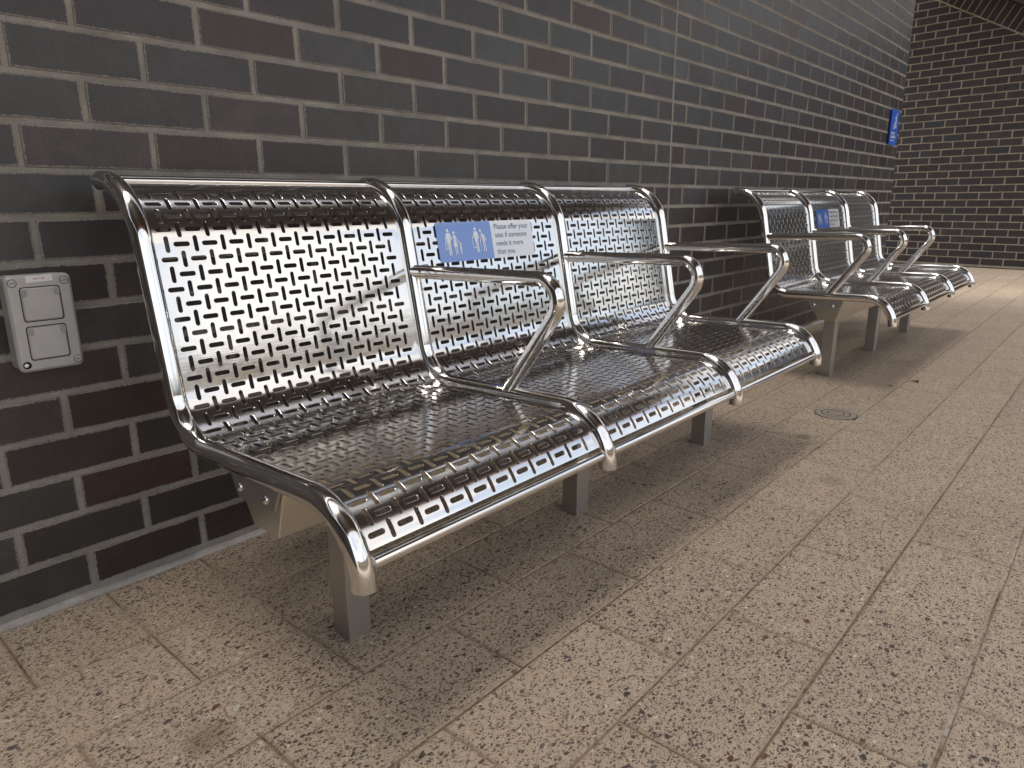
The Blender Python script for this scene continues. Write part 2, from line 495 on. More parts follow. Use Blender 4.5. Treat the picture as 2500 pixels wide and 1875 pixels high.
# behind the end of the long wall
yb = -.018
k = 0
while yb < PY1 - .1:
    x = 5.93 + (XS if k % 2 else 0)
    if k % 2: pavers.append((5.93, x, yb, yb + .202))
    while x < PX1 - .3:
        pavers.append((x, x + 2 * XS, yb, yb + .202)); x += 2 * XS
    yb += .202; k += 1
pavers.sort(key=lambda q: -screen_area([(q[0], q[2], 0), (q[1], q[2], 0), (q[1], q[3], 0), (q[0], q[3], 0)]))
cache = {}
mass = MB(); mass_e = []; mass_t = []
for i, (a, c, ya, yb_) in enumerate(pavers):
    lx, ly = c - a - JG, yb_ - ya - JG
    ar = screen_area([(a, ya, 0), (c, ya, 0), (c, yb_, 0), (a, yb_, 0)])
    key = (round(lx, 3), round(ly, 3), i % 3)
    if i < 300 and ar > 1e-6:
        if key not in cache:
            mb, e = slab_mesh(key[0], key[1], hash(key) % 1000)
            me = mb.mesh('paver', MP_A); set_attr(me, 'edge', e); cache[key] = me
        o = link('paver', cache[key], pavement, ((a + c) / 2, (ya + yb_) / 2, rnd.uniform(-.0006, .0004)))
        o.rotation_euler = (rnd.uniform(-.0016, .0016), rnd.uniform(-.001, .001), rnd.uniform(-.0012, .0012))
    else:
        mb, e = slab_mesh(lx, ly, i)
        mass.add([(v[0] + (a + c) / 2, v[1] + (ya + yb_) / 2, v[2]) for v in mb.v], mb.f); mass_e += e; mass_t += [rnd.random()] * len(mb.v)
me = mass.mesh('paver_rows', MP_S); set_attr(me, 'edge', mass_e); set_attr(me, 'tint', mass_t)
tag(link('paver_rows', me, pavement), 'rest of the pavers beyond the view', kind='stuff')

# ---- brick walls
BL, BH, CP, LP = .230, .0748, .086, .240

def clip_poly(poly, f):
    """keep the part of poly (2D) where f(p) <= 0"""
    out = []
    for i in range(len(poly)):
        a = poly[i]; c = poly[(i + 1) % len(poly)]; fa, fc = f(a), f(c)
        if fa <= 0: out.append(a)
        if (fa <= 0) != (fc <= 0):
            t = fa / (fa - fc); out.append((a[0] + (c[0] - a[0]) * t, a[1] + (c[1] - a[1]) * t))
    return out

def brick_geo(poly, seed, centre):
    """brick face from a convex polygon in the (s,z) plane; front at y=0, uneven arris, sides back to y=.006"""
    rr = random.Random(seed)
    pts = []
    n0 = len(poly)
    for i in range(n0):
        a = Vector(poly[i]); c = Vector(poly[(i + 1) % n0]); L = (c - a).length
        k = max(1, int(L / .04))
        for j in range(k): pts.append(a + (c - a) * (j / k))
    cx = sum(p.x for p in pts) / len(pts); cz = sum(p.y for p in pts) / len(pts)
    C2 = Vector((cx, cz))
    outer = [p + Vector((rr.uniform(-.0009, .0009), rr.uniform(-.0009, .0009))) for p in pts]
    def ins(p, d):
        q = p - C2; L = q.length
        # inset per axis so that the band keeps an even width
        hx = max(abs(t.x - cx) for t in outer); hz = max(abs(t.y - cz) for t in outer)
        return C2 + Vector((q.x * (1 - d / hx), q.y * (1 - d / hz)))
    n = len(outer)
    mb = MB()
    r0 = [(p.x, .0075, p.y) for p in outer]
    r1 = [(p.x, 0.0012, p.y) for p in outer]
    r2 = [(ins(p, .0014).x, 0, ins(p, .0014).y) for p in outer]
    r3 = [(ins(p, .0085).x, 0, ins(p, .0085).y) for p in outer]
    vs = r0 + r1 + r2 + r3; fs = []
    for i in range(3):
        for k in range(n):
            a = i * n + k; c = i * n + (k + 1) % n; fs.append((a, c, c + n, a + n))
    fs.append(tuple(range(3 * n, 4 * n)))
    vs = [(v[0] - centre[0], v[1], v[2] - centre[1]) for v in vs]
    mb.add(vs, fs)
    return mb, [1.0] * (3 * n) + [0.0] * n

def build_bricks(wall, place, bricks, mats, limit=300):
    """bricks: list of polygons in (s,z) wall coordinates; place(s,z)->world point for ranking"""
    bricks.sort(key=lambda poly: -screen_area([place(*p) for p in poly]))
    cache = {}; mass = MB(); me_e = []; me_t = []
    for i, poly in enumerate(bricks):
        ar = screen_area([place(*p) for p in poly])
        xs = [p[0] for p in poly]; zs = [p[1] for p in poly]
        c = ((min(xs) + max(xs)) / 2, (min(zs) + max(zs)) / 2)
        if i < limit and ar > 2e-6:
            key = tuple((round(p[0] - c[0], 3), round(p[1] - c[1], 3)) for p in poly) + (i % 5,)
            if key not in cache:
                mb, e = brick_geo(poly, i, c)
                me = mb.mesh('brick', mats[0]); set_attr(me, 'edge', e); cache[key] = me
            o = link('brick', cache[key], wall, (c[0], rnd.uniform(-.0012, .0008), c[1]))
            o.rotation_euler = (rnd.uniform(-.006, .006), rnd.uniform(-.0025, .0025), rnd.uniform(-.0022, .0022))
        else:
            mb, e = brick_geo(poly, i, (0, 0))
            mass.add(mb.v, mb.f); me_e += e; me_t += [rnd.random()] * len(mb.v)
    if mass.v:
        me = mass.mesh('brick_courses', mats[1]); set_attr(me, 'edge', me_e); set_attr(me, 'tint', me_t)
        tag(link('brick_courses', me, wall), 'the remaining bricks of the wall', kind='stuff')

def rect(s0, s1, z0, z1): return [(s0, z0), (s1, z0), (s1, z1), (s0, z1)]

# main wall, face at y = 0
WX0, WX1, WTOP = -3.95, 5.892, 3.13
EJ = 2.28
mw = MB()
mw.box(WX0, EJ - .004, .0030, .36, .0, WTOP); mw.box(EJ + .004, WX1 - .001, .0030, .36, .0, WTOP)
wall = mw.build('brick_wall', M_MORTAR)
tag(wall, 'long dark clinker brick wall with grey mortar behind both steel benches', 'wall')
bricks = []
for k in range(36):
    zc = .058 + CP * k
    ph = -.12 if k % 2 == 0 else 0.0
    n = int((WX0 - ph) / LP) - 1
    while ph + n * LP < WX1:
        a, c = ph + n * LP + .0056, ph + (n + 1) * LP - .0056
        n += 1
        segs = []
        if a < EJ - .02 and c > EJ + .02: segs = [(a, EJ - .0055), (EJ + .0055, c)]
        elif abs(c - EJ) < .01: segs = [(a, EJ - .0055)]
        elif abs(a - EJ) < .01: segs = [(EJ + .0055, c)]
        else: segs = [(a, c)]
        for a2, c2 in segs:
            a2 = max(a2, WX0); c2 = min(c2, WX1)
            if abs(c2 - 5.875) < .012: c2 = WX1
            if c2 - a2 > .03: bricks.append(rect(a2 + rnd.uniform(-.001, .001), c2 + rnd.uniform(-.001, .001) * (c2 < WX1), zc - BH / 2, zc + BH / 2))
# snap the jitter so that meshes can be shared
bricks = [[(round(x, 3), round(z, 4)) for x, z in p] for p in bricks]
build_bricks(wall, lambda s, z: (s, 0, z), bricks, (MB_A, MB_AS))
# end face of the wall: stretchers and headers turned round the corner
ew = MB(); ee = []; et = []
for k in range(36):
    zc = .058 + CP * k
    cuts = [.011, .236, .355] if k % 2 else [.011, .118, .355]
    for a, c in zip(cuts[:-1], cuts[1:]):
        mb, e = brick_geo(rect(a + .004, c - .004, zc - BH / 2, zc + BH / 2), k, (0, 0))
        ew.add([(WX1 - v[1] + .004, v[0], v[2]) for v in mb.v], mb.f); ee += e; et += [rnd.random()] * len(mb.v)
me = ew.mesh('end_bricks', MB_AS); set_attr(me, 'edge', ee); set_attr(me, 'tint', et)
tag(link('end_bricks', me, wall), kind='stuff')
# expansion joint sealant
ej = MB(); ej.box(EJ - .0046, EJ + .0046, .0016, .05, .03, WTOP)
ej.build('expansion_joint', plain('joint_sealant', (.30, .30, .29), .6, .25, 30), wall)
# mortar fillet where wall meets pavement
fl = MB(); rr = random.Random(3); N = 150; top = []; xs = [WX0 + (WX1 - WX0) * i / N for i in range(N + 1)]
vs = []; fs = []
for x in xs:
    h = .0045 + rr.uniform(-.0015, .0015); w = .019 + rr.uniform(-.003, .003)
    vs += [(x, .008, h + .003), (x, .000, h + rr.uniform(-.001, .001)), (x, -.007 + rr.uniform(-.002, .002), .0032), (x, -w, .0007), (x, -w, -.004)]
for i in range(N):
    for j in range(4): fs.append((i * 5 + j, i * 5 + j + 1, i * 5 + j + 6, i * 5 + j + 5))
fl.add(vs, fs, True); fl.build('mortar_fillet', M_SEAL, wall)

# far wall, turned by about 7 degrees, with a raked soldier course on top
FO = Vector((9.8231, .8119, 0)); FA = -.12182
FD = Vector((math.sin(FA), -math.cos(FA), 0))            # along the wall, towards the platform edge
FN = Vector((-math.cos(FA), -math.sin(FA), 0))           # out of the wall, towards the camera
far = empty('brick_wall', FO)
far.rotation_euler = (0, 0, math.atan2(FD.y, FD.x))
tag(far, 'very dark brick wall at the far end with a sloping soldier course on top', 'wall')
def fplace(s, z): q = FO + FD * s; return (q.x, q.y, z)
S0, S1 = -1.9, 4.25
def rake(s): return 3.127 - .566 * (s - .089)
CA = math.atan(.566); ca, sa = math.cos(CA), math.sin(CA)
# local y axis of the empty points into the wall (x along FD): front is -y ... check sign
ly = Vector((-FD.y, FD.x, 0))
YS = 1 if ly.dot(FN) < 0 else -1
fb = MB()
poly = [(S0, 0), (S1, 0), (S1, rake(S1) + .235 / ca), (S0, rake(S0) + .235 / ca)]
fb.prism(poly, 'y', .0040 * YS, .33 * YS)
fb.build('mortar_core', M_MORTAR_B, far)
bricks = []
for r in range(-36, 19):
    zc = .0729 + (18 - r) * CP
    ph = 0 if r % 2 == 0 else .12
    n = int((S0 - ph) / LP) - 1
    while ph + n * LP < S1:
        a, c = max(S0, ph + n * LP + .0045), min(S1, ph + (n + 1) * LP - .0045); n += 1
        if c - a < .03: continue
        P = clip_poly(rect(a, c, zc - .0393, zc + .0393), lambda p: p[1] - (rake(p[0]) - .010))
        if len(P) >= 3:
            A = abs(sum(P[i - 1][0] * P[i][1] - P[i - 1][1] * P[i][0] for i in range(len(P)))) / 2
            if A > .0009: bricks.append([(round(x, 3), round(z, 4)) for x, z in P])
t = -2.2
while t < 5.0:
    def W(u, v_): return (.089 + u * ca + v_ * sa, 3.127 - u * sa + v_ * ca)
    P = [W(t + .0045, .004), W(t + .0815, .004), W(t + .0815, .234), W(t + .0045, .234)]
    if min(p[0] for p in P) > S0 and max(p[0] for p in P) < S1: bricks.append(P)
    t += .086
if YS < 0:
    pass
build_bricks(far, fplace, bricks, (MB_B, MB_BS))
if YS < 0:
    for ch in far.children:
        if ch.name.startswith('brick'): ch.scale.y = -1
# roof verge above the raked course
M_VERGE = plain('dark_roof_metal', (.016, .018, .022), .6, .2, 5)
rv = MB()
pv = [(S0, rake(S0) + .245 / ca), (S1, rake(S1) + .245 / ca), (S1, rake(S1) + .42 / ca), (S0, rake(S0) + .42 / ca)]
rv.prism(pv, 'y', -.10 * YS, .5 * YS, .004)
verge = rv.build('roof_verge', M_VERGE)
verge.parent = None
verge.matrix_world = far.matrix_world if False else Matrix.Translation(FO) @ Matrix.Rotation(math.atan2(FD.y, FD.x), 4, 'Z')
tag(verge, 'dark metal roof verge sloping above the soldier course of the far wall', 'roof')
fk = MB(); fk.box(S0, S1, -.012 if YS > 0 else -.3, .3 if YS > 0 else .012, 0, .012)
fk.build('base_joint', plain('dark_base_joint', (.03, .026, .023), .8), far)

# ---- unseen canopy; battens added to pass overhead sun and keep oblique reflections dark
M_BATTEN = plain('dark_timber', (.085, .062, .046), .6, .2, 6)
M_FASCIA = plain('warm_timber', (.72, .47, .30), .55, .15, 5)
CX0, CX1 = -3.9, 5.98
can = empty('canopy', (CX0, -1.5, 3.15)); tag(can, 'unseen timber canopy over the benches, slats added to let overhead sun through', 'canopy')
bt = MB(); bt.box(0, CX1 - CX0, -.018, .018, 0, .30)
bme = bt.mesh('added_batten', M_BATTEN)
yb = -2.78
while yb < -.02:
    link('added_batten', bme, can, (0, yb + 1.5, 0)); yb += .092
fs_ = MB(); fs_.box(0, CX1 - CX0, -.05, .05, -.18, .36)  # unseen edge beam, sized and coloured for a warm band in the reflections
o = link('added_fascia', fs_.mesh('added_fascia', M_FASCIA), can, (0, -2.9 + 1.5, -.07))
for xx in (.4, 3.3, 6.4, 9.2):
    rb = MB(); rb.box(xx - .05, xx + .05, -1.35, 1.5, .305, .50)
    rb.build('rafter', M_BATTEN, can)
can2 = empty('canopy', (6.7, -1.5, 3.15)); tag(can2, 'unseen slatted canopy added in front of the far wall to leave a sunlit strip', 'canopy')  # unseen canopy, placed and cut short so a strip of floor stays sunlit
bt = MB(); bt.box(0, 3.0, -.022, .022, 0, .16); bme2 = bt.mesh('added_batten', M_BATTEN)
yb = -1.3
while yb < 2.6:
    link('added_batten', bme2, can2, (0, yb + 1.5, 0)); yb += .115

# unseen columns added under the canopy edge for dark streaks in the steel
M_COL = plain('added_column_paint', (.05, .055, .06), .4, .1)
for cx in (-3.7, 6.25):
    cm = MB(); cm.tube([(0, 0, -.002), (0, 0, 3.2)], .075, 24); o = cm.build('added_column', M_COL); o.location = (cx, -2.9, 0)
    tag(o, 'unseen dark round column added at the canopy edge for its reflection', 'column', 'added columns')
# unseen wall added behind the camera to darken light and reflections from there
rw = MB(); rw.box(-4.36, -4.012, -3.4, .36, 0, 3.13)
added_wall = rw.build('brick_wall', M_MORTAR); tag(added_wall, 'unseen dark brick wall added behind the viewer to darken that side', 'wall')
ew = MB(); ee = []; et = []
for k in range(36):
    zc = .058 + CP * k; yy = -3.4 + (.12 if k % 2 else 0)
    while yy < 0:
        mb, e = brick_geo(rect(yy + .0056, min(yy + LP, 0) - .0056, zc - BH / 2, zc + BH / 2), k, (0, 0))
        ew.add([(-4.009 - v[1], v[0], v[2]) for v in mb.v], mb.f); ee += e; et += [rnd.random()] * len(mb.v); yy += LP
me = ew.mesh('brick_courses', MB_AS); set_attr(me, 'edge', ee); set_attr(me, 'tint', et)
tag(link('brick_courses', me, added_wall), kind='stuff')
# unseen dark hut added beyond the far wall to darken the far bench's reflections
hut = empty('added_hut', (12.2, -6.4, -.05)); tag(hut, 'unseen dark blue grey hut added beyond the far wall for dark reflections', 'hut')
M_CLAD = plain('added_hut_cladding', (.045, .055, .075), .5, .15, 2)
mb = MB(); mb.box(0, 5, 0, 4.9, 0, 3.5); mb.build('walls', M_CLAD, hut)
mb = MB(); mb.box(-.15, 5.15, -.15, 5.05, 3.5, 3.66); mb.build('roof', M_VERGE, hut)
mb = MB(); mb.box(-.03, -.002, 1.6, 2.5, .02, 2.1); mb.build('door', M_COL, hut)
# unseen low building added opposite to give the steel warm reflections
ob = empty('added_building', (2, -21, -.05)); tag(ob, 'unseen long low cream building with a dark roof, added opposite for warm reflections', 'building')
M_CREAM = plain('cream_render', (.55, .45, .34), .85, .12, .8)
M_DGLASS = plain('dark_window_glass', (.02, .025, .03), .08, .1)
mb = MB(); mb.box(-22, 26, -6, 0, 0, 3.6); mb.build('walls', M_CREAM, ob)
mb = MB(); mb.box(-22.6, 26.6, -6.5, .9, 3.6, 3.95); mb.build('roof', M_VERGE, ob)
x = -20.5
wm = MB(); wm.box(0, 1.5, 0, .03, 1.0, 2.5); wme = wm.mesh('window', M_DGLASS)
while x < 24:
    link('window', wme, ob, (x, .002, 0)); x += 3.1

# ================================================================== BENCH
def fillet(pts, radii, step=math.radians(5)):
    """polyline with circular arcs at the inner points"""
    out = [Vector(pts[0])]
    for i in range(1, len(pts) - 1):
        A, B, C = Vector(pts[i - 1]), Vector(pts[i]), Vector(pts[i + 1])
        d0 = (A - B).normalized(); d1 = (C - B).normalized(); r = radii[i - 1]
        th = math.pi - d0.angle(d1); d = r * math.tan(th / 2)
        P0 = B + d0 * d
        ctr = B + (d0 + d1).normalized() * (r / math.cos(th / 2))
        n = max(2, int(th / step)); v0 = P0 - ctr; P1 = B + d1 * d; v1 = P1 - ctr
        for k in range(n + 1):
            t = k / n; s = math.sin(th)
            v = v0 * (math.sin((1 - t) * th) / s) + v1 * (math.sin(t * th) / s)
            out.append(ctr + v)
    out.append(Vector(pts[-1]))
    return out

PROF = fillet([(-.094, .8535), (-.222, .8535), (-.312, .391), (-.838, .403), (-.8385, .289)], [.14, .10, .11], math.radians(3))
# arc-length table
pl_ = [0.0]
for a, c in zip(PROF[:-1], PROF[1:]): pl_.append(pl_[-1] + (c - a).length)
NS = 1200
tab = []
for i in range(NS + 1):
    s_ = pl_[-1] * i / NS
    j = max(0, min(len(pl_) - 2, next((k for k in range(len(pl_) - 1) if pl_[k + 1] >= s_), len(pl_) - 2)))
    t_ = (s_ - pl_[j]) / max(1e-9, pl_[j + 1] - pl_[j])
    tab.append(PROF[j].lerp(PROF[j + 1], t_))
def prof(v):
    x = max(0, min(NS, v / pl_[-1] * NS)); i = min(NS - 1, int(x)); P = tab[i].lerp(tab[i + 1], x - i)
    lo = tab[max(0, int(x) - 8)]; hi = tab[min(NS, int(x) + 9)]
    T = (hi - lo).normalized()
    return P, Vector((T.y, -T.x))            # point (y,z), front normal (y,z)
def find_v(cond):
    for i in range(NS + 1):
        if cond(tab[i]): return pl_[-1] * i / NS
V0 = find_v(lambda p: p.x < -.15 and p.y < .766)
VTOP = find_v(lambda p: p.x < -.122)
VBOT = find_v(lambda p: p.x < -.80 and p.y < .336)
VL = find_v(lambda p: p.x < -.80 and p.y < .3525)
Q = .02675
SEATW = .6054
R_TUBE = .0182

def perforated_mesh():
    U0, U1 = .010, SEATW - .010
    c0 = .0413; NC = 20
    rlast = int(round((VL - V0) / Q / 2)) * 2
    q = (VL - V0) / rlast                         # row pitch, all but equal to Q
    A_, B_ = Q * .703, Q * .297
    TH = .0022
    verts = []; norms = []; faces = []
    key = {}
    def vert(u, v, depth=0.0, nrm=None, tagk=''):
        k = (round(u, 6), round(v, 6), depth, tagk)
        if k in key: return key[k]
        P, N = prof(v)
        p = Vector((u, P.x + N.x * (-depth), P.y + N.y * (-depth)))
        n3 = Vector((0, N.x, N.y))
        if nrm is not None:
            T3 = Vector((0, N.y, -N.x))           # direction of growing v
            T3 = Vector((0, -N.y, N.x)) if False else T3
            n3 = (n3 * nrm[2] + Vector((1, 0, 0)) * nrm[0] + Vector((0, -N.y, N.x)) * nrm[1]).normalized()
        key[k] = len(verts); verts.append(tuple(p)); norms.append(tuple(n3)); return key[k]
    def cl(u, v): return (max(U0, min(U1, u)), max(VTOP, min(VBOT, v)))
    def face(ids):
        ids2 = [i for n_, i in enumerate(ids) if i != ids[n_ - 1]]
        if len(set(ids2)) >= 3: faces.append(tuple(ids2))
    SL, SR = .0152, .0042                         # half length, half width of a slot
    a45 = SR * .7071
    ring_h = [(SL, 0), (SL - SR + a45, a45), (SL - SR, SR), (0, SR), (-(SL - SR), SR), (-(SL - SR) - a45, a45), (-SL, 0),
              (-(SL - SR) - a45, -a45), (-(SL - SR), -SR), (0, -SR), (SL - SR, -SR), (SL - SR + a45, -a45)]
    out_h = [(A_, 0), (A_, B_), (B_, B_), (0, B_), (-B_, B_), (-A_, B_), (-A_, 0), (-A_, -B_), (-B_, -B_), (0, -B_), (B_, -B_), (A_, -B_)]
    kk = q / Q
    for r in range(-12, rlast + 12):
        for c in range(-4, NC + 4):
            cu = c0 + c * Q; cv = V0 + r * q
            if cu + A_ < U0 or cu - A_ > U1 or cv + A_ < VTOP or cv - A_ > VBOT: continue
            H = (r + c) % 2 == 0
            ring = ring_h if H else [(-y_, x_) for x_, y_ in ring_h]
            outr = out_h if H else [(-y_, x_) for x_, y_ in out_h]
            hole = 0 <= c < NC and -3 <= r <= rlast
            O = [cl(cu + x_, cv + y_ * kk) for x_, y_ in outr]
            if not hole:
                face([vert(*o_) for o_ in O]); face(list(reversed([vert(*o_, TH) for o_ in O])))
            else:
                n = 12
                ce = .0005
                def grow(t): 
                    L = math.hypot(*t); return (t[0] * (1 + ce / L), t[1] * (1 + ce / L))
                cen = [(max(-(SL - SR), min(SL - SR, x_)), 0) if H else (0, max(-(SL - SR), min(SL - SR, y_))) for x_, y_ in ring]
                nin = []
                for (x_, y_), (ex, ey) in zip(ring, cen):
                    L = math.hypot(ex - x_, ey - y_) or 1; nin.append(((ex - x_) / L, (ey - y_) / L))
                R1 = [(x_ - d[0] * ce, y_ - d[1] * ce) for (x_, y_), d in zip(ring, nin)]
                i0 = [vert(*o_) for o_ in O]
                i1 = [vert(cu + x_, cv + y_) for x_, y_ in R1]
                # v grows downwards along the sheet: T3 in vert() points up the sheet, hence the sign
                i2 = [vert(cu + x_, cv + y_, .0005, (d[0] * .6, -d[1] * .6, .8), 'c') for (x_, y_), d in zip(ring, nin)]
                i3 = [vert(cu + x_, cv + y_, .0006, (d[0], -d[1], 0), 'w') for (x_, y_), d in zip(ring, nin)]
                i4 = [vert(cu + x_, cv + y_, TH, (d[0], -d[1], 0), 'w') for (x_, y_), d in zip(ring, nin)]
                i5 = [vert(cu + x_, cv + y_, TH, (0, 0, -1), 'b') for (x_, y_) in ring]
                ob = [vert(*o_, TH, (0, 0, -1), 'b') for o_ in O]
                for k in range(n):
                    m_ = (k + 1) % n
                    face([i0[k], i0[m_], i1[m_], i1[k]]); face([i1[k], i1[m_], i2[m_], i2[k]])
                    face([i3[k], i3[m_], i4[m_], i4[k]]); face([ob[m_], ob[k], i5[k], i5[m_]])
            # the small square between four slots
            for (px, py) in ((1, 1),):
                x0, x1 = B_, A_
                sq = [(x0, x0), (x1, x0), (x1, x1), (x0, x1)]
                S = [cl(cu + x_, cv + y_ * kk) for x_, y_ in sq]
                face([vert(*t) for t in S]); face(list(reversed([vert(*t, TH, (0, 0, -1), 'b') for t in S])))
    me = bpy.data.meshes.new('perforated_seat')
    me.from_pydata(verts, [], faces)
    me.materials.append(M_SHEET)
    me.polygons.foreach_set('use_smooth', [True] * len(me.polygons))
    # orient faces to agree with the analytic normals
    flip = []
    nv = [Vector(n_) for n_ in norms]
    me.update()
    for p_ in me.polygons:
        s_ = sum((nv[i] for i in p_.vertices), Vector())
        if p_.normal.dot(s_) < 0: flip.append(p_.index)
    if flip:
        fl_ = set(flip)
        faces2 = [tuple(reversed(p_.vertices)) if p_.index in fl_ else tuple(p_.vertices) for p_ in me.polygons]
        me2 = bpy.data.meshes.new('perforated_seat'); me2.from_pydata(verts, [], faces2)
        me2.materials.append(M_SHEET); me2.polygons.foreach_set('use_smooth', [True] * len(me2.polygons)); me = me2
    me.update()
    me.normals_split_custom_set_from_vertices(norms)
    return me
SHEET = perforated_mesh()

# pictogram and text helpers (flat print drawn as thin shapes on the notice)
def text_mesh(txt, width, height_hint=1.0, bold=0.0):
    cu = bpy.data.curves.new('t', 'FONT'); cu.body = txt; cu.size = 1.0; cu.offset = bold; cu.resolution_u = 3
    ob = bpy.data.objects.new('t', cu); COL.objects.link(ob)
    dg = bpy.context.evaluated_depsgraph_get(); ev = ob.evaluated_get(dg); me = ev.to_mesh()
    vs = [(v.co.x, v.co.y) for v in me.vertices]; fs = [tuple(p.vertices) for p in me.polygons]
    ev.to_mesh_clear(); bpy.data.objects.remove(ob); bpy.data.curves.remove(cu)
    x0 = min(v[0] for v in vs); x1 = max(v[0] for v in vs)
    s_ = width / (x1 - x0)
    return [((x - x0) * s_, y * s_) for x, y in vs], fs
def disc(cx, cy, r, n=14): return [(cx + r * math.cos(2 * math.pi * k / n), cy + r * math.sin(2 * math.pi * k / n)) for k in range(n)]
def stroke(pts, w):
    """list of quads along a polyline"""
    out = []
    for a, c in zip(pts[:-1], pts[1:]):
        A = Vector(a); C = Vector(c); d = (C - A).normalized(); n_ = Vector((-d.y, d.x)) * w / 2
        out.append([tuple(A + n_), tuple(C + n_), tuple(C - n_), tuple(A - n_)])
        out.append(disc(c[0], c[1], w / 2, 8))
    return out
M_BLUE = plain('notice_blue', (.03, .15, .56), .3, .04, 20, coat=1.0)
M_WHITE = plain('notice_white', (.70, .73, .78), .35, .04, 20, coat=1.0)
M_PICTO = plain('notice_print_white', (.70, .72, .74), .35, .03, 20, coat=1.0)
M_INK = plain('notice_ink', (.035, .05, .085), .4, .05, 20, coat=1.0)

def picto_people():
    P = []
    # adult with shopping bag
    P += [disc(38, 80, 4.3), [(32, 74), (44, 74), (46, 66), (44, 48), (33, 48), (31, 66)], [(34, 49), (38.3, 49), (38, 17), (34.5, 17)], [(39.5, 49), (44, 49), (43.5, 17), (40, 17)]]
    P += stroke([(33, 71), (27.5, 58), (28, 47)], 3.0) + stroke([(44, 71), (50, 60), (44, 55)], 2.6)
    P += stroke([(27, 50), (25, 47), (25, 33), (31.5, 33), (31.5, 47), (25, 47)], 1.7)
    # woman with skirt
    P += [disc(59, 74, 4.0), [(55, 68), (62.5, 68), (63, 57), (68, 38), (53.5, 38), (56, 57)], [(57, 39), (60, 39), (60, 19), (57.5, 19)], [(62.5, 39), (65.3, 39), (65.5, 19), (63, 19)]]
    P += stroke([(62.5, 66), (68, 54), (73, 47)], 2.2)
    # child
    P += [disc(77.5, 45, 3.0), [(74.5, 41), (80.5, 41), (80.5, 29), (74.8, 29)], [(75, 30), (77.3, 30), (77, 19), (75, 19)], [(78.2, 30), (80.4, 30), (80.3, 19), (78.3, 19)]]
    # adult with walking frame
    P += [disc(138, 81, 4.3), [(132, 75), (143.5, 75), (146, 66), (144, 48), (134, 48), (132, 64)], [(135, 49), (139, 49), (139.5, 19), (136, 19)], [(140.2, 49), (144, 49), (146, 19), (142.5, 19)]]
    P += stroke([(133, 72), (128.5, 60), (124, 58)], 2.8) + stroke([(144, 72), (150, 60), (144, 55)], 2.6)
    P += stroke([(123, 58), (125, 32), (135, 32)], 1.9)
    # bent elderly person with a cane
    P += [disc(157.5, 76, 4.0), [(158, 70), (163, 70), (170, 60), (171, 46), (163, 46), (161.5, 58)], [(163, 47), (167, 47), (166, 20), (163, 20)], [(168, 47), (171.3, 47), (173, 20), (170, 20)]]
    P += stroke([(160, 67), (156, 55), (153.5, 46)], 2.4) + stroke([(153.5, 46), (153, 22)], 1.5) + stroke([(168, 66), (174, 58), (176.5, 50)], 2.2)
    return P
PEOPLE = picto_people()

def notice(parent, u0=.702, w=.372, vtop=None):
    vA = find_v(lambda p: p.x < -.15 and p.y < .762); Hh = .101
    def mp(x, y, lift):      # x from the left, y up from the bottom edge, metres
        v = vA + (Hh - y); P, N = prof(v); return (u0 + x, P.x + N.x * lift, P.y + N.y * lift)
    def panel(name, x0, x1, rl, rr_, matl, par, lift=.0012):
        mb = MB(); nx, ny = 6, 10
        def rc(x, y):
            # round the outer corners
            for (cx, cy, r, sx, sy) in ([(x0 + .008, .008, .008, -1, -1), (x0 + .008, Hh - .008, .008, -1, 1)] if rl else []) + ([(x1 - .008, .008, .008, 1, -1), (x1 - .008, Hh - .008, .008, 1, 1)] if rr_ else []):
                if (x - cx) * sx > 0 and (y - cy) * sy > 0:
                    d = math.hypot(x - cx, y - cy); m_ = max(abs(x - cx), abs(y - cy))
                    return (cx + (x - cx) * m_ / d, cy + (y - cy) * m_ / d)
            return (x, y)
        xs_ = sorted(set([x0, x1] + ([x0 + .003, x0 + .008] if rl else []) + ([x1 - .003, x1 - .008] if rr_ else []) + [x0 + (x1 - x0) * k / nx for k in range(1, nx)]))
        ys_ = sorted(set([0, .003, .008, Hh - .008, Hh - .003, Hh] + [Hh * k / ny for k in range(1, ny)]))
        vs = []; 
        for L in (lift, 0.0001):
            vs += [mp(*rc(x, y), L) for y in ys_ for x in xs_]
        n = len(xs_); m_ = len(ys_); fs = []
        for j in range(m_ - 1):
            for i in range(n - 1): fs.append((j * n + i, j * n + i + 1, (j + 1) * n + i + 1, (j + 1) * n + i))
        bd = [i for i in range(n)] + [j * n + n - 1 for j in range(1, m_)] + [(m_ - 1) * n + i for i in range(n - 2, -1, -1)] + [j * n for j in range(m_ - 2, 0, -1)]
        o_ = n * m_
        for a, c in zip(bd, bd[1:] + bd[:1]): fs.append((a, a + o_, c + o_, c))
        mb.add(vs, fs)
        return mb.build(name, matl, par, fix=True)
    nb = panel('notice_sticker', 0, .2, True, False, M_BLUE, parent)
    tag(nb, 'blue half of the notice with white figures')
    nw = panel('notice_sticker', .2, w, False, True, M_WHITE, parent)
    tag(nw, 'white half of the notice with dark lettering')
    for lo, hi in ((0, 100), (100, 200)):
        pm = MB()
        for poly in PEOPLE:
            if lo <= poly[0][0] < hi: pm.add([mp(x / 1000, y / 1000, .0016 + .00002 * (len(pm.v) % 7)) for x, y in poly], [tuple(range(len(poly)))])
        pm.build('pictogram', M_PICTO, nb, fix=False)
    tm = MB()
    for i, (line, wd) in enumerate([('Please offer your', .142), ('seat if someone', .132), ('needs it more', .112), ('than you', .072)]):
        vs, fs = text_mesh(line, wd, bold=.012)
        tm.add([mp(.214 + x, .078 - i * .0225 + y, .0016) for x, y in vs], fs)
    tm.build('lettering', M_INK, nw, fix=False)

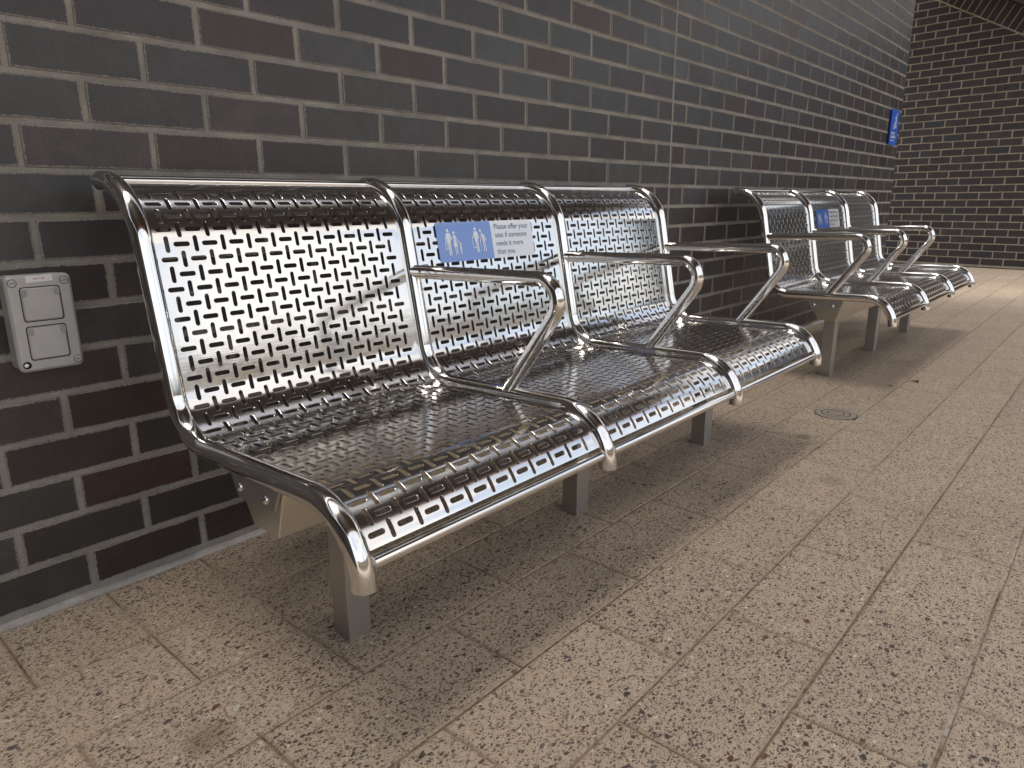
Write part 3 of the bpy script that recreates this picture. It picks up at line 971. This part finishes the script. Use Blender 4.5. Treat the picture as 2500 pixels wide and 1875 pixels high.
def make_bench(arms):
    root = empty('bench')
    X = [i * SEATW for i in range(4)]
    prof3 = [(0, p.x, p.y) for p in PROF]
    fm = MB(); fm.tube(prof3, R_TUBE, 26)
    fme = fm.mesh('side_frame', M_TUBE)
    for i, x in enumerate(X): link('side_frame', fme, root, (x, 0, 0))
    for i in range(3): link('perforated_seat', SHEET, root, (X[i], 0, 0))
    tr = MB(); tr.tube([(.012, 0, 0), (SEATW - .012, 0, 0)], .0105, 16, cap=False); rme = tr.mesh('rail', M_TUBE)
    for i in range(3):
        link('top_rail', rme, root, (X[i], -.1215, .8535))
        link('front_rail', rme, root, (X[i], -.8335, .3185))
    ap = fillet([(-.268, .650), (-.752, .659), (-.566, .398)], [.047], math.radians(6))
    am = MB(); am.tube([(0, p.x, p.y) for p in ap], .0158, 22); ame = am.mesh('armrest', M_TUBE)
    for i in arms: link('armrest', ame, root, (X[i], 0, 0))
    # weld beads round the armrest feet and rail ends
    wb = MB()
    def bead(mb, c, r, axis, seed):
        rr = random.Random(seed); n = 26; pts = []
        for k in range(n + 1):
            a = 2 * math.pi * k / n; rad = r + rr.uniform(-.0006, .0006)
            if axis == 'x': pts.append((c[0], c[1] + rad * math.cos(a), c[2] + rad * math.sin(a)))
        mb.tube(pts, .0017, 6, cap=False)
    for i in range(4):
        for sx in (-1, 1):
            if (i == 0 and sx < 0) or (i == 3 and sx > 0): continue
            bead(wb, (X[i] + sx * (R_TUBE + .0002), -.8335, .3185), .0112, 'x', i * 2 + sx)
    tag(wb.build('weld_beads', M_SATIN, root), kind='stuff')
    # beam under the seats: inverted trapezoid
    sec = [(-.474, .3815), (-.531, .286), (-.606, .286), (-.637, .3815)]
    bm = MB(); bm.prism(sec, 'x', X[0] + .006, X[3] - .006, .0015); beam = bm.build('beam', M_BEAM, root)
    # end brackets with two bolts each
    for x, sg in ((X[0], -1), (X[3], 1)):
        br = MB(); br.prism([(-.470, .392), (-.500, .330), (-.520, .329), (-.606, .336), (-.614, .339), (-.640, .392)], 'x', x - .0005 + sg * .0005, x + .0052 * -sg, .0008)
        bo = br.build('bracket', M_SATIN, root)
        for (by, bz) in ((-.508, .352), (-.590, .352)):
            h = MB(); n = 14; vs = []
            for (rad, d) in ((.0085, 0), (.0085, .0012), (.0068, .0036), (.0035, .0052)):
                vs += [(x + sg * (.0006 + d), by + rad * math.cos(2 * math.pi * k / n), bz + rad * math.sin(2 * math.pi * k / n)) for k in range(n)]
            fs = [(i * n + k, i * n + (k + 1) % n, (i + 1) * n + (k + 1) % n, (i + 1) * n + k) for i in range(3) for k in range(n)] + [tuple(range(3 * n, 4 * n))]
            h.add(vs, fs, True); h.build('bolt', M_BOLT, bo)
    # legs: square tube
    for lx in (.179, .908, 1.640):
        lg = MB(); b_ = .0018
        def ring(z, h=.0255): return [(-h + b_, -h, z), (h - b_, -h, z), (h, -h + b_, z), (h, h - b_, z), (h - b_, h, z), (-h + b_, h, z), (-h, h - b_, z), (-h, -h + b_, z)]
        vs = ring(-.001) + ring(.31); lg.add(vs, [(k, (k + 1) % 8, 8 + (k + 1) % 8, 8 + k) for k in range(8)] + [tuple(range(8, 16))])
        o_ = lg.build('leg', M_SATIN, root); o_.location = (lx, -.539, 0)
    notice(root)
    return root

b1 = make_bench([1, 2, 3]); b1.location = (-.022, 0, 0)
tag(b1, 'large polished steel bench beside the grey box, its near end without an armrest', 'bench', 'perforated steel benches along the brick wall')
b2 = make_bench([0, 1, 2]); b2.location = (2.732, 0, 0)
tag(b2, 'smaller looking farther steel bench along the wall, near the blue wall sign', 'bench', 'perforated steel benches along the brick wall')

# ================================================================== SMALL THINGS
# ---- grey outdoor box with two hinged covers
M_GREY = plain('grey_box_metal', (.46, .465, .47), .36, .16, 26, bump=.08, bscale=200, metallic=.35)
M_GREYD = plain('grey_box_body', (.33, .33, .32), .5, .1, 22)
M_SEAM = plain('dark_gap', (.015, .015, .018), .8, .1)
M_LABEL = plain('paper_label', (.86, .82, .82), .5, .05)
M_BLACK = plain('black_print', (.02, .02, .02), .6, .05)
box = empty('socket_box', (-.141, 0, .507)); tag(box, 'grey weatherproof box with two square covers on the brick wall', 'electrical box')
mb = MB(); mb.prism(rrect(-.0525, .0525, .001, .178, .010), 'y', -.036, .002, .002); mb.build('housing', M_GREYD, box)
mb = MB(); mb.prism(rrect(-.0505, .0505, .003, .176, .010), 'y', -.0385, -.034, 0); mb.build('gasket', M_SEAM, box)
mb = MB(); mb.prism(rrect(-.054, .054, 0, .1795, .011), 'y', -.050, -.0385, .0035); lid = mb.build('lid', M_GREY, box)
for z0 in (.0215, .094):
    mb = MB(); mb.prism(rrect(-.0335, .0335, z0 - .001, z0 + .064, .006), 'y', -.0501, -.049, 0); mb.build('cover_gap', M_SEAM, lid)
    mb = MB(); mb.prism(rrect(-.0318, .0318, z0 + .0007, z0 + .0623, .005), 'y', -.0522, -.0495, .0022); mb.build('cover', M_GREY, lid)
    for sx in (-1, 1):
        mb = MB(); mb.prism(rrect(sx * .0268 - .005, sx * .0268 + .005, z0 + .046, z0 + .0615, .004), 'y', -.0534, -.0515, .0008); mb.build('hinge', M_GREYD, lid)
for (sx, sz) in ((-.042, .166), (.042, .166), (.044, .0135)):
    mb = MB(); mb.prism(disc(sx, sz, .0076, 18), 'y', -.0503, -.0495, 0); mb.build('screw_gap', M_SEAM, lid)
    mb = MB(); mb.prism(disc(sx, sz, .0066, 18), 'y', -.0509, -.0490, .0006); sc = mb.build('screw', M_GREY, lid)
    mb = MB(); mb.box(sx - .004, sx + .004, -.0512, -.0508, sz - .0006, sz + .0006); mb.build('slot', M_SEAM, lid)
mb = MB(); mb.prism(disc(-.041, .0135, .0072, 18), 'y', -.0504, -.0495, 0); mb.build('lock_recess', M_SEAM, lid)
mb = MB(); mb.prism(disc(-.043, .0142, .0042, 16), 'y', -.0535, -.0495, .0008); mb.build('lock', M_BOLT, lid)
mb = MB(); mb.prism([(-.0195, .1655), (.0235, .1670), (.0228, .1790), (-.0202, .1775)], 'y', -.0506, -.0499, 0); lab = mb.build('label', M_LABEL, lid)
vs, fs = text_mesh('EN-P1-1_P8', .0165, bold=.02)
mb = MB(); mb.add([(-.0070 + x, -.05075, .1708 + y + x * .03) for x, y in vs], fs); mb.build('lettering', M_BLACK, lab, fix=False)

# ---- blue wall sign near the corner
M_SBLUE = plain('sign_blue', (.015, .13, .70), .35, .04, 20, coat=.4)
M_SDARK = plain('sign_edge', (.006, .02, .12), .5, .05)
M_SWHITE = plain('sign_white', (.75, .77, .80), .4, .03)
sg = empty('wall_sign', (5.565, -.012, 1.218)); tag(sg, 'small upright blue sign with white symbol at the corner of the wall', 'sign')
mb = MB(); mb.prism(rrect(0, .200, 0, .255, .008), 'y', -.006, .0, .0008); mb.build('sign_panel', M_SBLUE, sg)
mb = MB(); mb.prism(rrect(.004, .196, .004, .251, .008), 'y', .0, .0115, 0); mb.build('sign_backing', M_SDARK, sg)
mb = MB()
for poly in [disc(.135, .226, .0095)] + stroke([(.128, .212), (.118, .184), (.128, .168), (.120, .138)], .017) + stroke([(.126, .206), (.092, .200), (.082, .188)], .008) + stroke([(.122, .172), (.095, .158), (.088, .136)], .012) + stroke([(.06, .118), (.150, .135)], .007) + stroke([(.06, .118), (.075, .152)], .006):
    mb.add([(x, -.0064 - .00002 * (len(mb.v) % 5), z) for x, z in poly], [tuple(range(len(poly)))])
mb.build('pictogram', M_SWHITE, sg, fix=False)
mb = MB()
for (txt, wd, z) in (('Boarding', .100, .078), ('assistance', .128, .051), ('Please wait here', .105, .028)):
    vs, fs = text_mesh(txt, wd, bold=.03); mb.add([(.022 + x, -.0066, z + y) for x, y in vs], fs)
mb.build('lettering', M_SWHITE, sg, fix=False)

# ---- round cover set in the paving
M_CAP = plain('weathered_cover', (.24, .205, .17), .6, .3, 40, bump=.3)
dc = empty('drain_cover', (2.262, -.787, 0)); tag(dc, 'round grey access cover let into the paving beyond the front bench', 'drain cover')
mb = MB(); mb.prism(disc(0, 0, .078, 40), 'z', .0012, -.01, 0); mb.build('rim_gap', M_SEAM, dc)
mb = MB(); mb.prism(disc(0, 0, .0745, 40), 'z', .0030, -.01, .0012)
mb.build('lid', M_CAP, dc)
mb = MB()
for r_ in (.030, .052): 
    n = 36; vs = [(rr_ * math.cos(2 * math.pi * k / n), rr_ * math.sin(2 * math.pi * k / n), .0034) for rr_ in (r_ - .002, r_ + .002) for k in range(n)]
    mb.add(vs, [(k, (k + 1) % n, n + (k + 1) % n, n + k) for k in range(n)])
mb.build('ring_groove', M_SEAM, dc, fix=False)

# ---- bits of leaf and grit on the paving
M_LEAF = plain('dry_leaf', (.10, .055, .03), .8, .3, 60)
for i, (x, y_, s_, a_, lb) in enumerate([(3.02, -.905, .022, .4, 'curled dark brown leaf scrap beyond the round cover'), (2.86, -.835, .012, 1.9, 'tiny brown leaf scrap between the round cover and the second bench')]):
    mb = MB(); n = 10; vs = []
    for k in range(n):
        t_ = 2 * math.pi * k / n; rr_ = s_ * (.55 + .45 * abs(math.cos(t_))) * rnd.uniform(.8, 1.1)
        vs.append((rr_ * math.cos(t_), rr_ * .5 * math.sin(t_), .002 + .25 * s_ * abs(math.sin(t_)) * rnd.uniform(.6, 1.2)))
    vs.append((0, 0, .002)); vs += [(v[0], v[1], v[2] - .0007) for v in vs]
    fs = [(k, (k + 1) % n, n) for k in range(n)] + [((k + 1) % n + n + 1, k + n + 1, 2 * n + 1) for k in range(n)]
    mb.add(vs, fs); o = mb.build('leaf_scrap', M_LEAF, fix=False); o.location = (x, y_, .001); o.rotation_euler = (0, 0, a_)
    tag(o, lb, 'leaf')
mb = MB(); mb.add([(-.012, -.005, 0), (.010, -.007, 0), (.014, .003, 0), (.001, .008, 0), (-.011, .005, 0), (-.008, -.003, .0025), (.008, -.004, .003), (.009, .002, .0028), (0, .005, .003), (-.008, .003, .0026)],
                  [(0, 1, 6, 5), (1, 2, 7, 6), (2, 3, 8, 7), (3, 4, 9, 8), (4, 0, 5, 9), (5, 6, 7, 8, 9)])
o = mb.build('pebble', plain('white_stone', (.42, .39, .34), .6, .1, 60)); o.scale = (.65, .65, .5); o.location = (-.102, -.572, .0004); o.rotation_euler = (0, 0, .5)
tag(o, 'small white stone chip lying on the pavers in front', 'pebble')
